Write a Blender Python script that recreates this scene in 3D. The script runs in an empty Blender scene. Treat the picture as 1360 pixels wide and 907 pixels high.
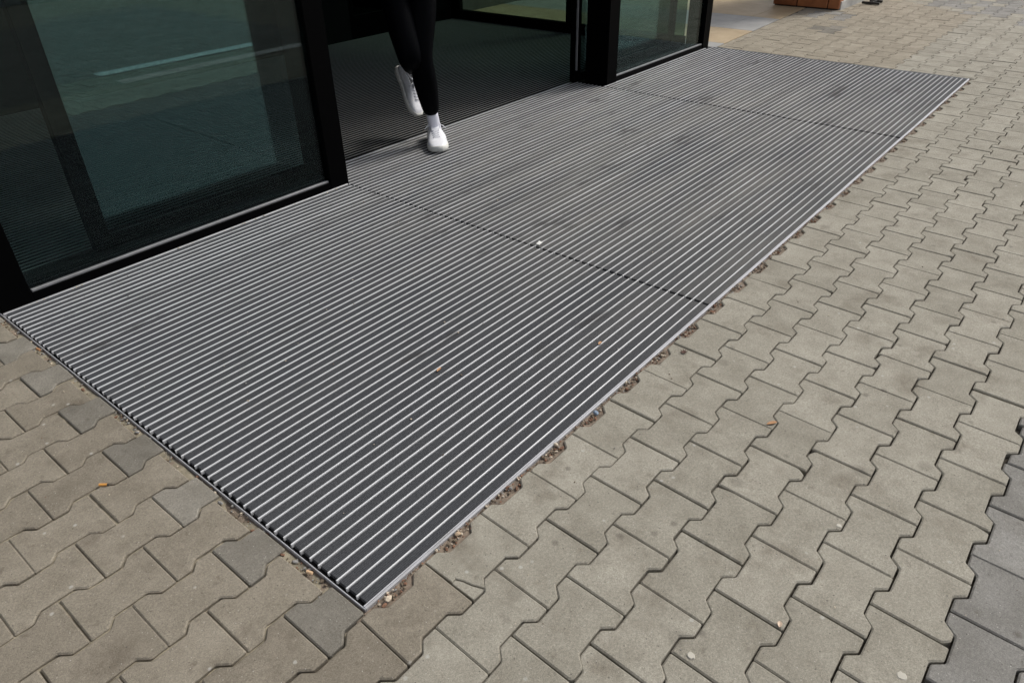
import bpy, bmesh, math, random
from mathutils import Vector, Matrix

# ---------------------------------------------------------------- camera, sky, sun
scene = bpy.context.scene
F_PX, PITCH, ROLL, CAM_H, YAW = 959.6, 0.58074, -0.0247, 1.3798, 0.70253
CAM = Vector((-0.5677, -0.9340, CAM_H))
fwd = Vector((math.cos(YAW) * math.cos(PITCH), math.sin(YAW) * math.cos(PITCH), -math.sin(PITCH)))
rgt = Vector((math.sin(YAW), -math.cos(YAW), 0))
upv = rgt.cross(fwd)
rgt2 = rgt * math.cos(ROLL) + upv * math.sin(ROLL)
up2 = -rgt * math.sin(ROLL) + upv * math.cos(ROLL)
cd = bpy.data.cameras.new('camera')
cd.sensor_width = 36.0
cd.lens = F_PX / 1360 * 36.0
cd.clip_start = 0.05
cd.clip_end = 1000
cam = bpy.data.objects.new('camera', cd)
scene.collection.objects.link(cam)
m = Matrix.Identity(4)
for i in range(3):
    m[i][0], m[i][1], m[i][2], m[i][3] = rgt2[i], up2[i], -fwd[i], CAM[i]
cam.matrix_world = m
scene.camera = cam

SUN_EL = math.radians(50)
SUN_AZ = math.radians(-22)          # direction towards the sun, from +X towards +Y
world = bpy.data.worlds.new('World')
scene.world = world
world.use_nodes = True
wn, wl = world.node_tree.nodes, world.node_tree.links
wn.clear()
sky = wn.new('ShaderNodeTexSky')
sky.sky_type = 'NISHITA'
sky.sun_disc = False
sky.sun_elevation = SUN_EL
sky.sun_rotation = math.pi / 2 - SUN_AZ
sky.dust_density = 3.0
hs = wn.new('ShaderNodeHueSaturation')
hs.inputs['Saturation'].default_value = 0.36
bg = wn.new('ShaderNodeBackground')
bg.inputs['Strength'].default_value = 0.105
wo = wn.new('ShaderNodeOutputWorld')
wl.new(sky.outputs[0], hs.inputs['Color'])
wl.new(hs.outputs[0], bg.inputs['Color'])
wl.new(bg.outputs[0], wo.inputs['Surface'])

sl = bpy.data.lights.new('sun', 'SUN')
sl.energy = 1.7
sl.angle = math.radians(13)
sl.color = (1.0, 0.965, 0.90)
so = bpy.data.objects.new('sun', sl)
scene.collection.objects.link(so)
sd = Vector((math.cos(SUN_AZ) * math.cos(SUN_EL), math.sin(SUN_AZ) * math.cos(SUN_EL), math.sin(SUN_EL)))
so.rotation_euler = sd.to_track_quat('Z', 'Y').to_euler()
so.location = (4, -6, 9)

vs = scene.view_settings
vs.view_transform = 'Standard'
vs.look = 'None'
vs.exposure = 0.37
vs.gamma = 1.0
scene.cycles.max_bounces = 10
scene.cycles.transparent_max_bounces = 24

rnd = random.Random(7)
COL = scene.collection

# ---------------------------------------------------------------- helpers
def link(o, parent=None):
    COL.objects.link(o)
    if parent is not None:
        o.parent = parent
    return o

def props(o, label=None, cat=None, group=None, kind=None):
    if label: o['label'] = label
    if cat: o['category'] = cat
    if group: o['group'] = group
    if kind: o['kind'] = kind
    return o

def empty(name, loc, label=None, cat=None, group=None, kind=None):
    o = bpy.data.objects.new(name, None)
    o.location = loc
    o.empty_display_size = 0.1
    link(o)
    return props(o, label, cat, group, kind)

def local(parent, v):
    """world point -> the parent's own space (parents are only translated)"""
    if parent is None:
        return Vector(v)
    return Vector(v) - parent.location

class MB:
    """collects geometry in world coordinates, links it as one mesh object"""
    def __init__(s): s.v, s.f, s.mi = [], [], []
    def add(s, vs_, fs, mi=0):
        b = len(s.v)
        s.v += [tuple(p) for p in vs_]
        s.f += [tuple(b + i for i in f) for f in fs]
        s.mi += [mi] * len(fs)
    def box(s, x0, x1, y0, y1, z0, z1, bev=0.0, mi=0):
        if bev <= 0:
            v = [(x, y, z) for z in (z0, z1) for x, y in ((x0, y0), (x1, y0), (x1, y1), (x0, y1))]
            s.add(v, [(3, 2, 1, 0), (4, 5, 6, 7), (0, 1, 5, 4), (1, 2, 6, 5), (2, 3, 7, 6), (3, 0, 4, 7)], mi)
            return
        bm = bmesh.new()
        bmesh.ops.create_cube(bm, size=1.0)
        for w in bm.verts:
            w.co = Vector(((x0 + x1) / 2 + w.co.x * (x1 - x0), (y0 + y1) / 2 + w.co.y * (y1 - y0), (z0 + z1) / 2 + w.co.z * (z1 - z0)))
        bmesh.ops.bevel(bm, geom=bm.edges[:], offset=bev, segments=1, affect='EDGES')
        bm.verts.index_update()
        s.add([w.co[:] for w in bm.verts], [[w.index for w in f.verts] for f in bm.faces], mi)
        bm.free()
    def ring_loft(s, rings, cap=True, mi=0):
        n = len(rings[0])
        vv = [p for r in rings for p in r]
        ff = []
        for k in range(len(rings) - 1):
            for i in range(n):
                j = (i + 1) % n
                ff.append((k * n + i, k * n + j, (k + 1) * n + j, (k + 1) * n + i))
        if cap:
            ff.append(tuple(reversed(range(n))))
            ff.append(tuple((len(rings) - 1) * n + i for i in range(n)))
        s.add(vv, ff, mi)
    def tube(s, pts, r, n=8, mi=0):
        rings = []
        for i, p in enumerate(pts):
            p = Vector(p)
            a = Vector(pts[max(i - 1, 0)]); b = Vector(pts[min(i + 1, len(pts) - 1)])
            d = (b - a).normalized()
            u = d.orthogonal().normalized(); w = d.cross(u)
            rr = r[i] if isinstance(r, (list, tuple)) else r
            rings.append([p + (u * math.cos(t * 2 * math.pi / n) + w * math.sin(t * 2 * math.pi / n)) * rr for t in range(n)])
        # keep rings aligned
        for k in range(1, len(rings)):
            best = min(range(n), key=lambda q: sum((rings[k][(i + q) % n] - rings[k - 1][i]).length for i in range(n)))
            rings[k] = [rings[k][(i + best) % n] for i in range(n)]
        s.ring_loft(rings, True, mi)
    def blob(s, c, rx, ry, rz, seed, mi=0):
        """a small irregular stone: jittered octahedron-like solid (20 faces)"""
        r_ = random.Random(seed)
        t = (1 + 5 ** .5) / 2
        base = [(-1, t, 0), (1, t, 0), (-1, -t, 0), (1, -t, 0), (0, -1, t), (0, 1, t), (0, -1, -t), (0, 1, -t), (t, 0, -1), (t, 0, 1), (-t, 0, -1), (-t, 0, 1)]
        fs = [(0, 11, 5), (0, 5, 1), (0, 1, 7), (0, 7, 10), (0, 10, 11), (1, 5, 9), (5, 11, 4), (11, 10, 2), (10, 7, 6), (7, 1, 8), (3, 9, 4), (3, 4, 2), (3, 2, 6), (3, 6, 8), (3, 8, 9), (4, 9, 5), (2, 4, 11), (6, 2, 10), (8, 6, 7), (9, 8, 1)]
        a = r_.random() * 6.28
        ca, sa = math.cos(a), math.sin(a)
        vv = []
        for x, y, z in base:
            k = (0.75 + 0.5 * r_.random()) / 1.9
            x, y, z = x * rx * k, y * ry * k, z * rz * k
            vv.append((c[0] + x * ca - y * sa, c[1] + x * sa + y * ca, c[2] + z))
        s.add(vv, fs, mi)
    def mesh(s, name, mats, origin=(0, 0, 0), smooth=False):
        me = bpy.data.meshes.new(name)
        ox, oy, oz = origin
        me.from_pydata([(x - ox, y - oy, z - oz) for x, y, z in s.v], [], s.f)
        for mm in (mats if isinstance(mats, (list, tuple)) else [mats]):
            me.materials.append(mm)
        me.polygons.foreach_set('material_index', s.mi)
        if smooth:
            me.polygons.foreach_set('use_smooth', [True] * len(me.polygons))
        me.update()
        return me
    def build(s, name, mats, parent=None, origin=None, smooth=False):
        """origin in world space; default: the parent's origin"""
        base = parent_world(parent)
        org = Vector(origin) if origin is not None else base
        o = bpy.data.objects.new(name, s.mesh(name, mats, org, smooth))
        link(o, parent)
        o.location = org - base
        return o

def parent_world(p):
    w = Vector((0, 0, 0))
    while p is not None:
        w = w + p.location
        p = p.parent
    return w

# ---------------------------------------------------------------- materials
def new_mat(name):
    mt = bpy.data.materials.new(name)
    mt.use_nodes = True
    nt = mt.node_tree
    return mt, nt.nodes, nt.links, nt.nodes['Principled BSDF']

def plain(name, col, rough=0.6, metal=0.0, spec=0.5, noise=0.0, nscale=40.0, bump=0.0, bscale=400.0):
    mt, N, L, P = new_mat(name)
    P.inputs['Base Color'].default_value = (*col, 1)
    P.inputs['Roughness'].default_value = rough
    P.inputs['Metallic'].default_value = metal
    P.inputs['Specular IOR Level'].default_value = spec
    g = N.new('ShaderNodeNewGeometry')
    if noise > 0:
        t = N.new('ShaderNodeTexNoise'); t.inputs['Scale'].default_value = nscale; t.inputs['Detail'].default_value = 6
        L.new(g.outputs['Position'], t.inputs['Vector'])
        mx = N.new('ShaderNodeMix'); mx.data_type = 'RGBA'
        mx.inputs['A'].default_value = (*[c * (1 - noise) for c in col], 1)
        mx.inputs['B'].default_value = (*[min(1, c * (1 + noise)) for c in col], 1)
        rp = N.new('ShaderNodeMapRange'); rp.inputs['From Min'].default_value = 0.3; rp.inputs['From Max'].default_value = 0.7
        L.new(t.outputs['Fac'], rp.inputs['Value']); L.new(rp.outputs[0], mx.inputs['Factor'])
        L.new(mx.outputs['Result'], P.inputs['Base Color'])
    if bump > 0:
        t2 = N.new('ShaderNodeTexNoise'); t2.inputs['Scale'].default_value = bscale; t2.inputs['Detail'].default_value = 4
        L.new(g.outputs['Position'], t2.inputs['Vector'])
        b = N.new('ShaderNodeBump'); b.inputs['Strength'].default_value = bump; b.inputs['Distance'].default_value = 0.002
        L.new(t2.outputs['Fac'], b.inputs['Height']); L.new(b.outputs[0], P.inputs['Normal'])
    return mt

def concrete(name, ca, cb, stain=(0.10, 0.085, 0.065), stain_amt=0.5):
    """pressed concrete paver: per-piece tone, cloudy mottling, fine grain, pores, pale specks, scattered stains"""
    mt, N, L, P = new_mat(name)
    g = N.new('ShaderNodeNewGeometry')
    oi = N.new('ShaderNodeObjectInfo')
    at = N.new('ShaderNodeAttribute'); at.attribute_name = 'tone'
    add = N.new('ShaderNodeMath'); add.operation = 'ADD'
    L.new(oi.outputs['Random'], add.inputs[0]); L.new(at.outputs['Fac'], add.inputs[1])
    fr = N.new('ShaderNodeMath'); fr.operation = 'FRACT'; L.new(add.outputs[0], fr.inputs[0])
    def noise(scale, detail=5, rough=0.6):
        t = N.new('ShaderNodeTexNoise'); t.inputs['Scale'].default_value = scale
        t.inputs['Detail'].default_value = detail; t.inputs['Roughness'].default_value = rough
        L.new(g.outputs['Position'], t.inputs['Vector'])
        return t.outputs['Fac']
    def rng(sock, a, b, lo=0.0, hi=1.0):
        r_ = N.new('ShaderNodeMapRange'); r_.inputs['From Min'].default_value = a; r_.inputs['From Max'].default_value = b
        r_.inputs['To Min'].default_value = lo; r_.inputs['To Max'].default_value = hi
        L.new(sock, r_.inputs['Value']); return r_.outputs[0]
    def mix(fac, a, b, bt='MIX'):
        mx = N.new('ShaderNodeMix'); mx.data_type = 'RGBA'; mx.blend_type = bt
        if hasattr(fac, 'links'): L.new(fac, mx.inputs['Factor'])
        else: mx.inputs['Factor'].default_value = fac
        for k, v in (('A', a), ('B', b)):
            if isinstance(v, tuple): mx.inputs[k].default_value = (*v, 1)
            else: L.new(v, mx.inputs[k])
        return mx.outputs['Result']
    base = mix(fr.outputs[0], ca, cb)
    cloud = rng(noise(9, 6, 0.65), 0.3, 0.7)
    c = mix(cloud, mix(1.0, base, (0.80, 0.79, 0.77), 'MULTIPLY'), mix(1.0, base, (1.12, 1.12, 1.12), 'MULTIPLY'))
    # brown / darker dirt patches
    st = rng(noise(5.3, 8, 0.7), 0.54, 0.74, 0.0, stain_amt)
    c = mix(st, c, stain)
    st2 = rng(noise(26, 5, 0.6), 0.62, 0.74, 0.0, 0.55)
    c = mix(st2, c, stain)
    # sandy grain
    gr = rng(noise(430, 3, 0.8), 0.28, 0.72, 0.68, 1.30)
    cmb = N.new('ShaderNodeCombineColor')
    for k in range(3): L.new(gr, cmb.inputs[k])
    c = mix(1.0, c, cmb.outputs[0], 'MULTIPLY')
    g2 = rng(noise(170, 2, 0.6), 0.3, 0.7, 0.84, 1.14)
    cmb2 = N.new('ShaderNodeCombineColor')
    for k in range(3): L.new(g2, cmb2.inputs[k])
    c = mix(1.0, c, cmb2.outputs[0], 'MULTIPLY')
    # pores and pale specks
    def specks(scale, thr, col, c, amt):
        v = N.new('ShaderNodeTexVoronoi'); v.inputs['Scale'].default_value = scale
        L.new(g.outputs['Position'], v.inputs['Vector'])
        near = rng(v.outputs['Distance'], 0.10, 0.20, 1.0, 0.0)
        sp = N.new('ShaderNodeSeparateColor'); L.new(v.outputs['Color'], sp.inputs[0])
        sel = rng(sp.outputs[0], thr, thr + 0.02, 0.0, amt)
        ml = N.new('ShaderNodeMath'); ml.operation = 'MULTIPLY'; L.new(near, ml.inputs[0]); L.new(sel, ml.inputs[1])
        return mix(ml.outputs[0], c, col)
    c = specks(90, 0.86, (0.085, 0.075, 0.065), c, 0.75)
    c = specks(140, 0.90, (0.60, 0.57, 0.52), c, 0.7)
    c = specks(8, 0.86, (0.11, 0.095, 0.075), c, 0.30)
    c = specks(17, 0.90, (0.10, 0.085, 0.07), c, 0.45)
    c = specks(33, 0.93, (0.55, 0.54, 0.50), c, 0.5)
    L.new(c, P.inputs['Base Color'])
    P.inputs['Roughness'].default_value = 0.88
    P.inputs['Specular IOR Level'].default_value = 0.25
    h1 = noise(480, 4, 0.7); h2 = noise(30, 4, 0.6)
    hm = N.new('ShaderNodeMath'); hm.operation = 'MULTIPLY_ADD'; hm.inputs[1].default_value = 1.5
    L.new(h2, hm.inputs[0]); L.new(h1, hm.inputs[2])
    b = N.new('ShaderNodeBump'); b.inputs['Strength'].default_value = 0.8; b.inputs['Distance'].default_value = 0.002
    L.new(hm.outputs[0], b.inputs['Height']); L.new(b.outputs[0], P.inputs['Normal'])
    return mt

M_BEIGE = concrete('beige_concrete', (0.310, 0.288, 0.238), (0.368, 0.343, 0.287), (0.165, 0.14, 0.105), 0.75)
M_BROWN = concrete('brownish_concrete', (0.235, 0.206, 0.163), (0.290, 0.257, 0.205), (0.105, 0.082, 0.06), 0.7)
M_WARM = concrete('warm_beige_concrete', (0.300, 0.265, 0.207), (0.352, 0.313, 0.248), (0.16, 0.13, 0.095), 0.5)
M_GREY = concrete('grey_concrete', (0.235, 0.226, 0.208), (0.295, 0.284, 0.264), (0.13, 0.115, 0.09), 0.5)
M_DGREY = concrete('dark_grey_concrete', (0.192, 0.177, 0.150), (0.270, 0.250, 0.214), (0.09, 0.08, 0.065), 0.5)
M_SOIL = plain('joint_soil', (0.045, 0.037, 0.028), 0.95, noise=0.5, nscale=60, bump=0.8, bscale=300)
M_SAND = plain('joint_sand', (0.27, 0.235, 0.17), 0.95, noise=0.35, nscale=50, bump=0.8, bscale=500)
M_MORTAR = plain('gap_grit', (0.21, 0.165, 0.125), 0.95, noise=0.4, nscale=45, bump=0.9, bscale=350)

def mat_insert():
    """ribbed rubber with trodden-in dust and a few dark spills"""
    mt, N, L, P = new_mat('ribbed_rubber')
    g = N.new('ShaderNodeNewGeometry')
    mp = N.new('ShaderNodeMapping'); mp.inputs['Scale'].default_value = (0.30, 1.5, 1.5)
    L.new(g.outputs['Position'], mp.inputs['Vector'])
    t = N.new('ShaderNodeTexNoise'); t.inputs['Scale'].default_value = 2.6; t.inputs['Detail'].default_value = 9; t.inputs['Roughness'].default_value = 0.65
    L.new(mp.outputs[0], t.inputs['Vector'])
    sep = N.new('ShaderNodeSeparateXYZ'); L.new(g.outputs['Position'], sep.inputs[0])
    walk = N.new('ShaderNodeMapRange')       # most trodden in front of the open door
    dx = N.new('ShaderNodeMath'); dx.operation = 'SUBTRACT'; dx.inputs[1].default_value = 3.3; L.new(sep.outputs[0], dx.inputs[0])
    ab = N.new('ShaderNodeMath'); ab.operation = 'ABSOLUTE'; L.new(dx.outputs[0], ab.inputs[0])
    walk.interpolation_type = 'SMOOTHSTEP'
    walk.inputs['From Min'].default_value = 2.6; walk.inputs['From Max'].default_value = 0.8
    walk.inputs['To Min'].default_value = 0.10; walk.inputs['To Max'].default_value = 0.60
    L.new(ab.outputs[0], walk.inputs['Value'])
    rp = N.new('ShaderNodeMapRange'); rp.inputs['From Min'].default_value = 0.3; rp.inputs['From Max'].default_value = 0.68
    L.new(t.outputs['Fac'], rp.inputs['Value'])
    ml = N.new('ShaderNodeMath'); ml.operation = 'MULTIPLY'; L.new(rp.outputs[0], ml.inputs[0]); L.new(walk.outputs[0], ml.inputs[1])
    mx = N.new('ShaderNodeMix'); mx.data_type = 'RGBA'
    mx.inputs['A'].default_value = (0.046, 0.049, 0.056, 1); mx.inputs['B'].default_value = (0.20, 0.19, 0.168, 1)
    L.new(ml.outputs[0], mx.inputs['Factor'])
    fine = N.new('ShaderNodeTexNoise'); fine.inputs['Scale'].default_value = 260; fine.inputs['Detail'].default_value = 4
    L.new(g.outputs['Position'], fine.inputs['Vector'])
    fr = N.new('ShaderNodeMapRange'); fr.inputs['From Min'].default_value = 0.3; fr.inputs['From Max'].default_value = 0.7
    fr.inputs['To Min'].default_value = 0.7; fr.inputs['To Max'].default_value = 1.35
    L.new(fine.outputs['Fac'], fr.inputs['Value'])
    cc = N.new('ShaderNodeCombineColor')
    for k in range(3): L.new(fr.outputs[0], cc.inputs[k])
    m2 = N.new('ShaderNodeMix'); m2.data_type = 'RGBA'; m2.blend_type = 'MULTIPLY'; m2.inputs['Factor'].default_value = 1
    L.new(mx.outputs['Result'], m2.inputs['A']); L.new(cc.outputs[0], m2.inputs['B'])
    # spills
    m3 = N.new('ShaderNodeMix'); m3.data_type = 'RGBA'; m3.inputs['B'].default_value = (0.028, 0.026, 0.026, 1)
    L.new(spill(N, L, g, 0.8), m3.inputs['Factor']); L.new(m2.outputs['Result'], m3.inputs['A'])
    L.new(m3.outputs['Result'], P.inputs['Base Color'])
    P.inputs['Roughness'].default_value = 0.72
    P.inputs['Specular IOR Level'].default_value = 0.35
    b = N.new('ShaderNodeBump'); b.inputs['Strength'].default_value = 0.5; b.inputs['Distance'].default_value = 0.001
    L.new(fine.outputs['Fac'], b.inputs['Height']); L.new(b.outputs[0], P.inputs['Normal'])
    return mt

def spill(N, L, g, amt):
    """dark dried spills trodden along the strips"""
    mp = N.new('ShaderNodeMapping'); mp.inputs['Scale'].default_value = (1.7, 5.0, 5.0)
    L.new(g.outputs['Position'], mp.inputs['Vector'])
    sn = N.new('ShaderNodeTexNoise'); sn.inputs['Scale'].default_value = 1.0; sn.inputs['Detail'].default_value = 9; sn.inputs['Roughness'].default_value = 0.68
    L.new(mp.outputs[0], sn.inputs['Vector'])
    sr = N.new('ShaderNodeMapRange'); sr.inputs['From Min'].default_value = 0.585; sr.inputs['From Max'].default_value = 0.68; sr.inputs['To Max'].default_value = amt
    L.new(sn.outputs['Fac'], sr.inputs['Value'])
    return sr.outputs[0]

def aluminium(name, col=(0.80, 0.80, 0.81), rough=0.36, dirt=0.55, wear=False):
    mt, N, L, P = new_mat(name)
    g = N.new('ShaderNodeNewGeometry')
    mp = N.new('ShaderNodeMapping'); mp.inputs['Scale'].default_value = (6, 40, 40)
    L.new(g.outputs['Position'], mp.inputs['Vector'])
    t = N.new('ShaderNodeTexNoise'); t.inputs['Scale'].default_value = 1.0; t.inputs['Detail'].default_value = 8; t.inputs['Roughness'].default_value = 0.7
    L.new(mp.outputs[0], t.inputs['Vector'])
    r_ = N.new('ShaderNodeMapRange'); r_.inputs['From Min'].default_value = 0.52; r_.inputs['From Max'].default_value = 0.70; r_.inputs['To Max'].default_value = dirt
    L.new(t.outputs['Fac'], r_.inputs['Value'])
    mx = N.new('ShaderNodeMix'); mx.data_type = 'RGBA'; mx.inputs['A'].default_value = (*col, 1); mx.inputs['B'].default_value = (0.25, 0.235, 0.21, 1)
    L.new(r_.outputs[0], mx.inputs['Factor']); L.new(mx.outputs['Result'], P.inputs['Base Color'])
    if wear:
        sep = N.new('ShaderNodeSeparateXYZ'); L.new(g.outputs['Position'], sep.inputs[0])
        wk = N.new('ShaderNodeMapRange'); wk.interpolation_type = 'SMOOTHSTEP'
        wk.inputs['From Min'].default_value = 0.7; wk.inputs['From Max'].default_value = 2.6; wk.inputs['To Max'].default_value = 0.55
        L.new(sep.outputs[0], wk.inputs['Value'])
        tn = N.new('ShaderNodeTexNoise'); tn.inputs['Scale'].default_value = 2.2; tn.inputs['Detail'].default_value = 9
        mp2 = N.new('ShaderNodeMapping'); mp2.inputs['Scale'].default_value = (0.5, 6.0, 1.0)
        L.new(g.outputs['Position'], mp2.inputs['Vector']); L.new(mp2.outputs[0], tn.inputs['Vector'])
        tr_ = N.new('ShaderNodeMapRange'); tr_.inputs['From Min'].default_value = 0.3; tr_.inputs['From Max'].default_value = 0.62
        L.new(tn.outputs['Fac'], tr_.inputs['Value'])
        mu = N.new('ShaderNodeMath'); mu.operation = 'MULTIPLY'; L.new(wk.outputs[0], mu.inputs[0]); L.new(tr_.outputs[0], mu.inputs[1])
        m2 = N.new('ShaderNodeMix'); m2.data_type = 'RGBA'; m2.inputs['B'].default_value = (0.36, 0.35, 0.33, 1)
        L.new(mu.outputs[0], m2.inputs['Factor']); L.new(mx.outputs['Result'], m2.inputs['A'])
        m3 = N.new('ShaderNodeMix'); m3.data_type = 'RGBA'; m3.inputs['B'].default_value = (0.10, 0.095, 0.09, 1)
        L.new(spill(N, L, g, 0.75), m3.inputs['Factor']); L.new(m2.outputs['Result'], m3.inputs['A'])
        L.new(m3.outputs['Result'], P.inputs['Base Color'])
    mr = N.new('ShaderNodeMapRange'); mr.inputs['To Min'].default_value = 0.35; mr.inputs['To Max'].default_value = 0.25
    L.new(r_.outputs[0], mr.inputs['Value']); L.new(mr.outputs[0], P.inputs['Metallic'])
    P.inputs['Roughness'].default_value = rough
    return mt

M_RUB = mat_insert()
M_ALU = aluminium('worn_aluminium', wear=True)
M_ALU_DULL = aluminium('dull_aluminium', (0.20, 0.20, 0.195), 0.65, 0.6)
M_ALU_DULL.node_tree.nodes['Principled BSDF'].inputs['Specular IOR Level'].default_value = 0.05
M_ALU_FRAME = aluminium('edge_aluminium', (0.56, 0.56, 0.58), 0.45, 0.6)
M_BLACK = plain('black_powder_coat', (0.0012, 0.0012, 0.0014), 0.5, spec=0.03, bump=0.1, bscale=900)
M_SEAL = plain('black_rubber_seal', (0.008, 0.008, 0.008), 0.7, spec=0.1)
M_BEAD = plain('grey_metal_bead', (0.26, 0.26, 0.27), 0.5, metal=0.4, noise=0.15, nscale=30)
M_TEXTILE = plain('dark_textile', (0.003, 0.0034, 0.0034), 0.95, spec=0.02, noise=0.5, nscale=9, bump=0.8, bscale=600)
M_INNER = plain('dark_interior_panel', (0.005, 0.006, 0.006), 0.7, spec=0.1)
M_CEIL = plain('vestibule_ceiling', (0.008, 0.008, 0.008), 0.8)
M_FACADE = plain('facade_panel', (0.16, 0.15, 0.14), 0.7, noise=0.2, nscale=3)

def glass(name, tint, f0):
    mt, N, L, P = new_mat(name)
    N.remove(P)
    out = N['Material Output']
    lw = N.new('ShaderNodeLayerWeight'); lw.inputs['Blend'].default_value = 0.5
    pw = N.new('ShaderNodeMath'); pw.operation = 'POWER'; pw.inputs[1].default_value = 5
    L.new(lw.outputs['Facing'], pw.inputs[0])
    ma = N.new('ShaderNodeMath'); ma.operation = 'MULTIPLY_ADD'; ma.inputs[1].default_value = 1 - f0; ma.inputs[2].default_value = f0
    L.new(pw.outputs[0], ma.inputs[0])
    tr = N.new('ShaderNodeBsdfTransparent'); tr.inputs['Color'].default_value = (*tint, 1)
    gl = N.new('ShaderNodeBsdfGlossy'); gl.inputs['Roughness'].default_value = 0.0; gl.inputs['Color'].default_value = (0.88, 0.98, 1.0, 1)
    mx = N.new('ShaderNodeMixShader')
    L.new(ma.outputs[0], mx.inputs[0]); L.new(tr.outputs[0], mx.inputs[1]); L.new(gl.outputs[0], mx.inputs[2])
    L.new(mx.outputs[0], out.inputs['Surface'])
    return mt
M_GLASS = glass('clear_teal_glass', (0.80, 0.92, 0.91), 0.024)
M_GLASS_DOOR = glass('reflective_door_glass', (0.68, 0.745, 0.765), 0.125)
M_GLASS_SIDE = glass('tinted_side_glass', (0.37, 0.47, 0.42), 0.05)

# ================================================================ SETTING: ground
gm = MB()
gm.add([(-200, -200, -0.017), (200, -200, -0.017), (200, 200, -0.017), (-200, 200, -0.017)], [(0, 1, 2, 3)])
ground = gm.build('ground', M_SOIL)
props(ground, 'brown sand and soil bedding showing in the paver joints', kind='structure')

# far pavement beyond the individually laid field (sheets round the field, 12 mm higher than the bedding)
FX0, FX1, FY0, FY1 = -2.6, 13.0, -6.4, 2.6
fp = MB()
for x0, x1, y0, y1 in ((-60, FX0, -60, 5.2), (FX1, 60, -60, 5.2), (FX0, FX1, -60, FY0)):
    fp.box(x0, x1, y0, y1, -0.05, -0.002)
far_pav = fp.build('far_pavement', M_BEIGE)
props(far_pav, 'beige paved square stretching away from the entrance', kind='structure')

# ---------------------------------------------------------------- interlocking pavers
WID, NAR, HL = 0.0813, 0.0569, 0.0987     # half widths at flange and waist, half length
T0, T1 = 0.0385, 0.0600                   # taper start / end, measured from the end

def paver_outline():
    h = HL
    side = [(-h, WID), (-h + T0, WID), (-h + T1, NAR), (h - T1, NAR), (h - T0, WID), (h, WID)]
    pts = side + [(-x, -y) for x, y in side]
    return pts[::-1]

def clip(poly, a, b, c):
    """keep a*x+b*y <= c"""
    out = []
    for i in range(len(poly)):
        p, q = poly[i], poly[(i + 1) % len(poly)]
        dp, dq = a * p[0] + b * p[1] - c, a * q[0] + b * q[1] - c
        if dp <= 0: out.append(p)
        if dp * dq < 0:
            t = dp / (dp - dq); out.append((p[0] + (q[0] - p[0]) * t, p[1] + (q[1] - p[1]) * t))
    # drop near duplicates
    res = []
    for p in out:
        if not res or (Vector(p) - Vector(res[-1])).length > 1e-4: res.append(p)
    if len(res) > 2 and (Vector(res[0]) - Vector(res[-1])).length < 1e-4: res.pop()
    return res

def area(poly):
    return 0.5 * sum(poly[i][0] * poly[(i + 1) % len(poly)][1] - poly[(i + 1) % len(poly)][0] * poly[i][1] for i in range(len(poly)))

def inset(poly, d):
    n = len(poly); out = []
    for i in range(n):
        p, a, b = Vector(poly[i]), Vector(poly[i - 1]), Vector(poly[(i + 1) % n])
        e1, e2 = (p - a).normalized(), (b - p).normalized()
        n1, n2 = Vector((-e1.y, e1.x)), Vector((-e2.y, e2.x))
        k = n1 + n2
        l = max(k.length_squared, 0.25)
        out.append(tuple(p + k * (2 * d / l)))
    return out

def rounded(poly, k):
    n = len(poly); out = []
    for i in range(n):
        p, a, b = Vector(poly[i]), Vector(poly[i - 1]), Vector(poly[(i + 1) % n])
        la, lb = (a - p).length, (b - p).length
        out.append(tuple(p + (a - p) * (min(k, la * .4) / la))); out.append(tuple(p + (b - p) * (min(k, lb * .4) / lb)))
    return out

def paver_geo(poly, ch=0.0034, dz=0.0032, depth=0.030, rnd_k=0.0):
    """counter-clockwise polygon -> chamfered slab, top at z = 0"""
    if area(poly) < 0: poly = poly[::-1]
    top = inset(poly, ch)
    if rnd_k > 0:
        top, poly = rounded(top, rnd_k), rounded(poly, rnd_k)
    n = len(poly)
    v = [(x, y, 0) for x, y in top] + [(x, y, -dz) for x, y in poly] + [(x, y, -depth) for x, y in poly]
    f = [tuple(range(n))]
    for k in range(2):
        for i in range(n):
            j = (i + 1) % n
            f.append((k * n + j, k * n + i, (k + 1) * n + i, (k + 1) * n + j))
    return v, f

def project(x, y, z=0):
    d = Vector((x, y, z)) - CAM
    zz = d.dot(fwd)
    if zz < 0.05: return None
    return 680 + F_PX * d.dot(rgt2) / zz, 453.5 - F_PX * d.dot(up2) / zz, zz

COLP, COLP_L = 0.1425, 0.1455
def col_y(k, left):
    return -0.1015 - (COLP_L if (k < 0 and left) else COLP) * k

pieces = []     # dict(poly in world xy, centre, mat key, rot)
OUT = paver_outline()
def tile_edge(x):          # tiled porch floor begins here
    return 2.020 + (x - 5.87) * 0.049

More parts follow.
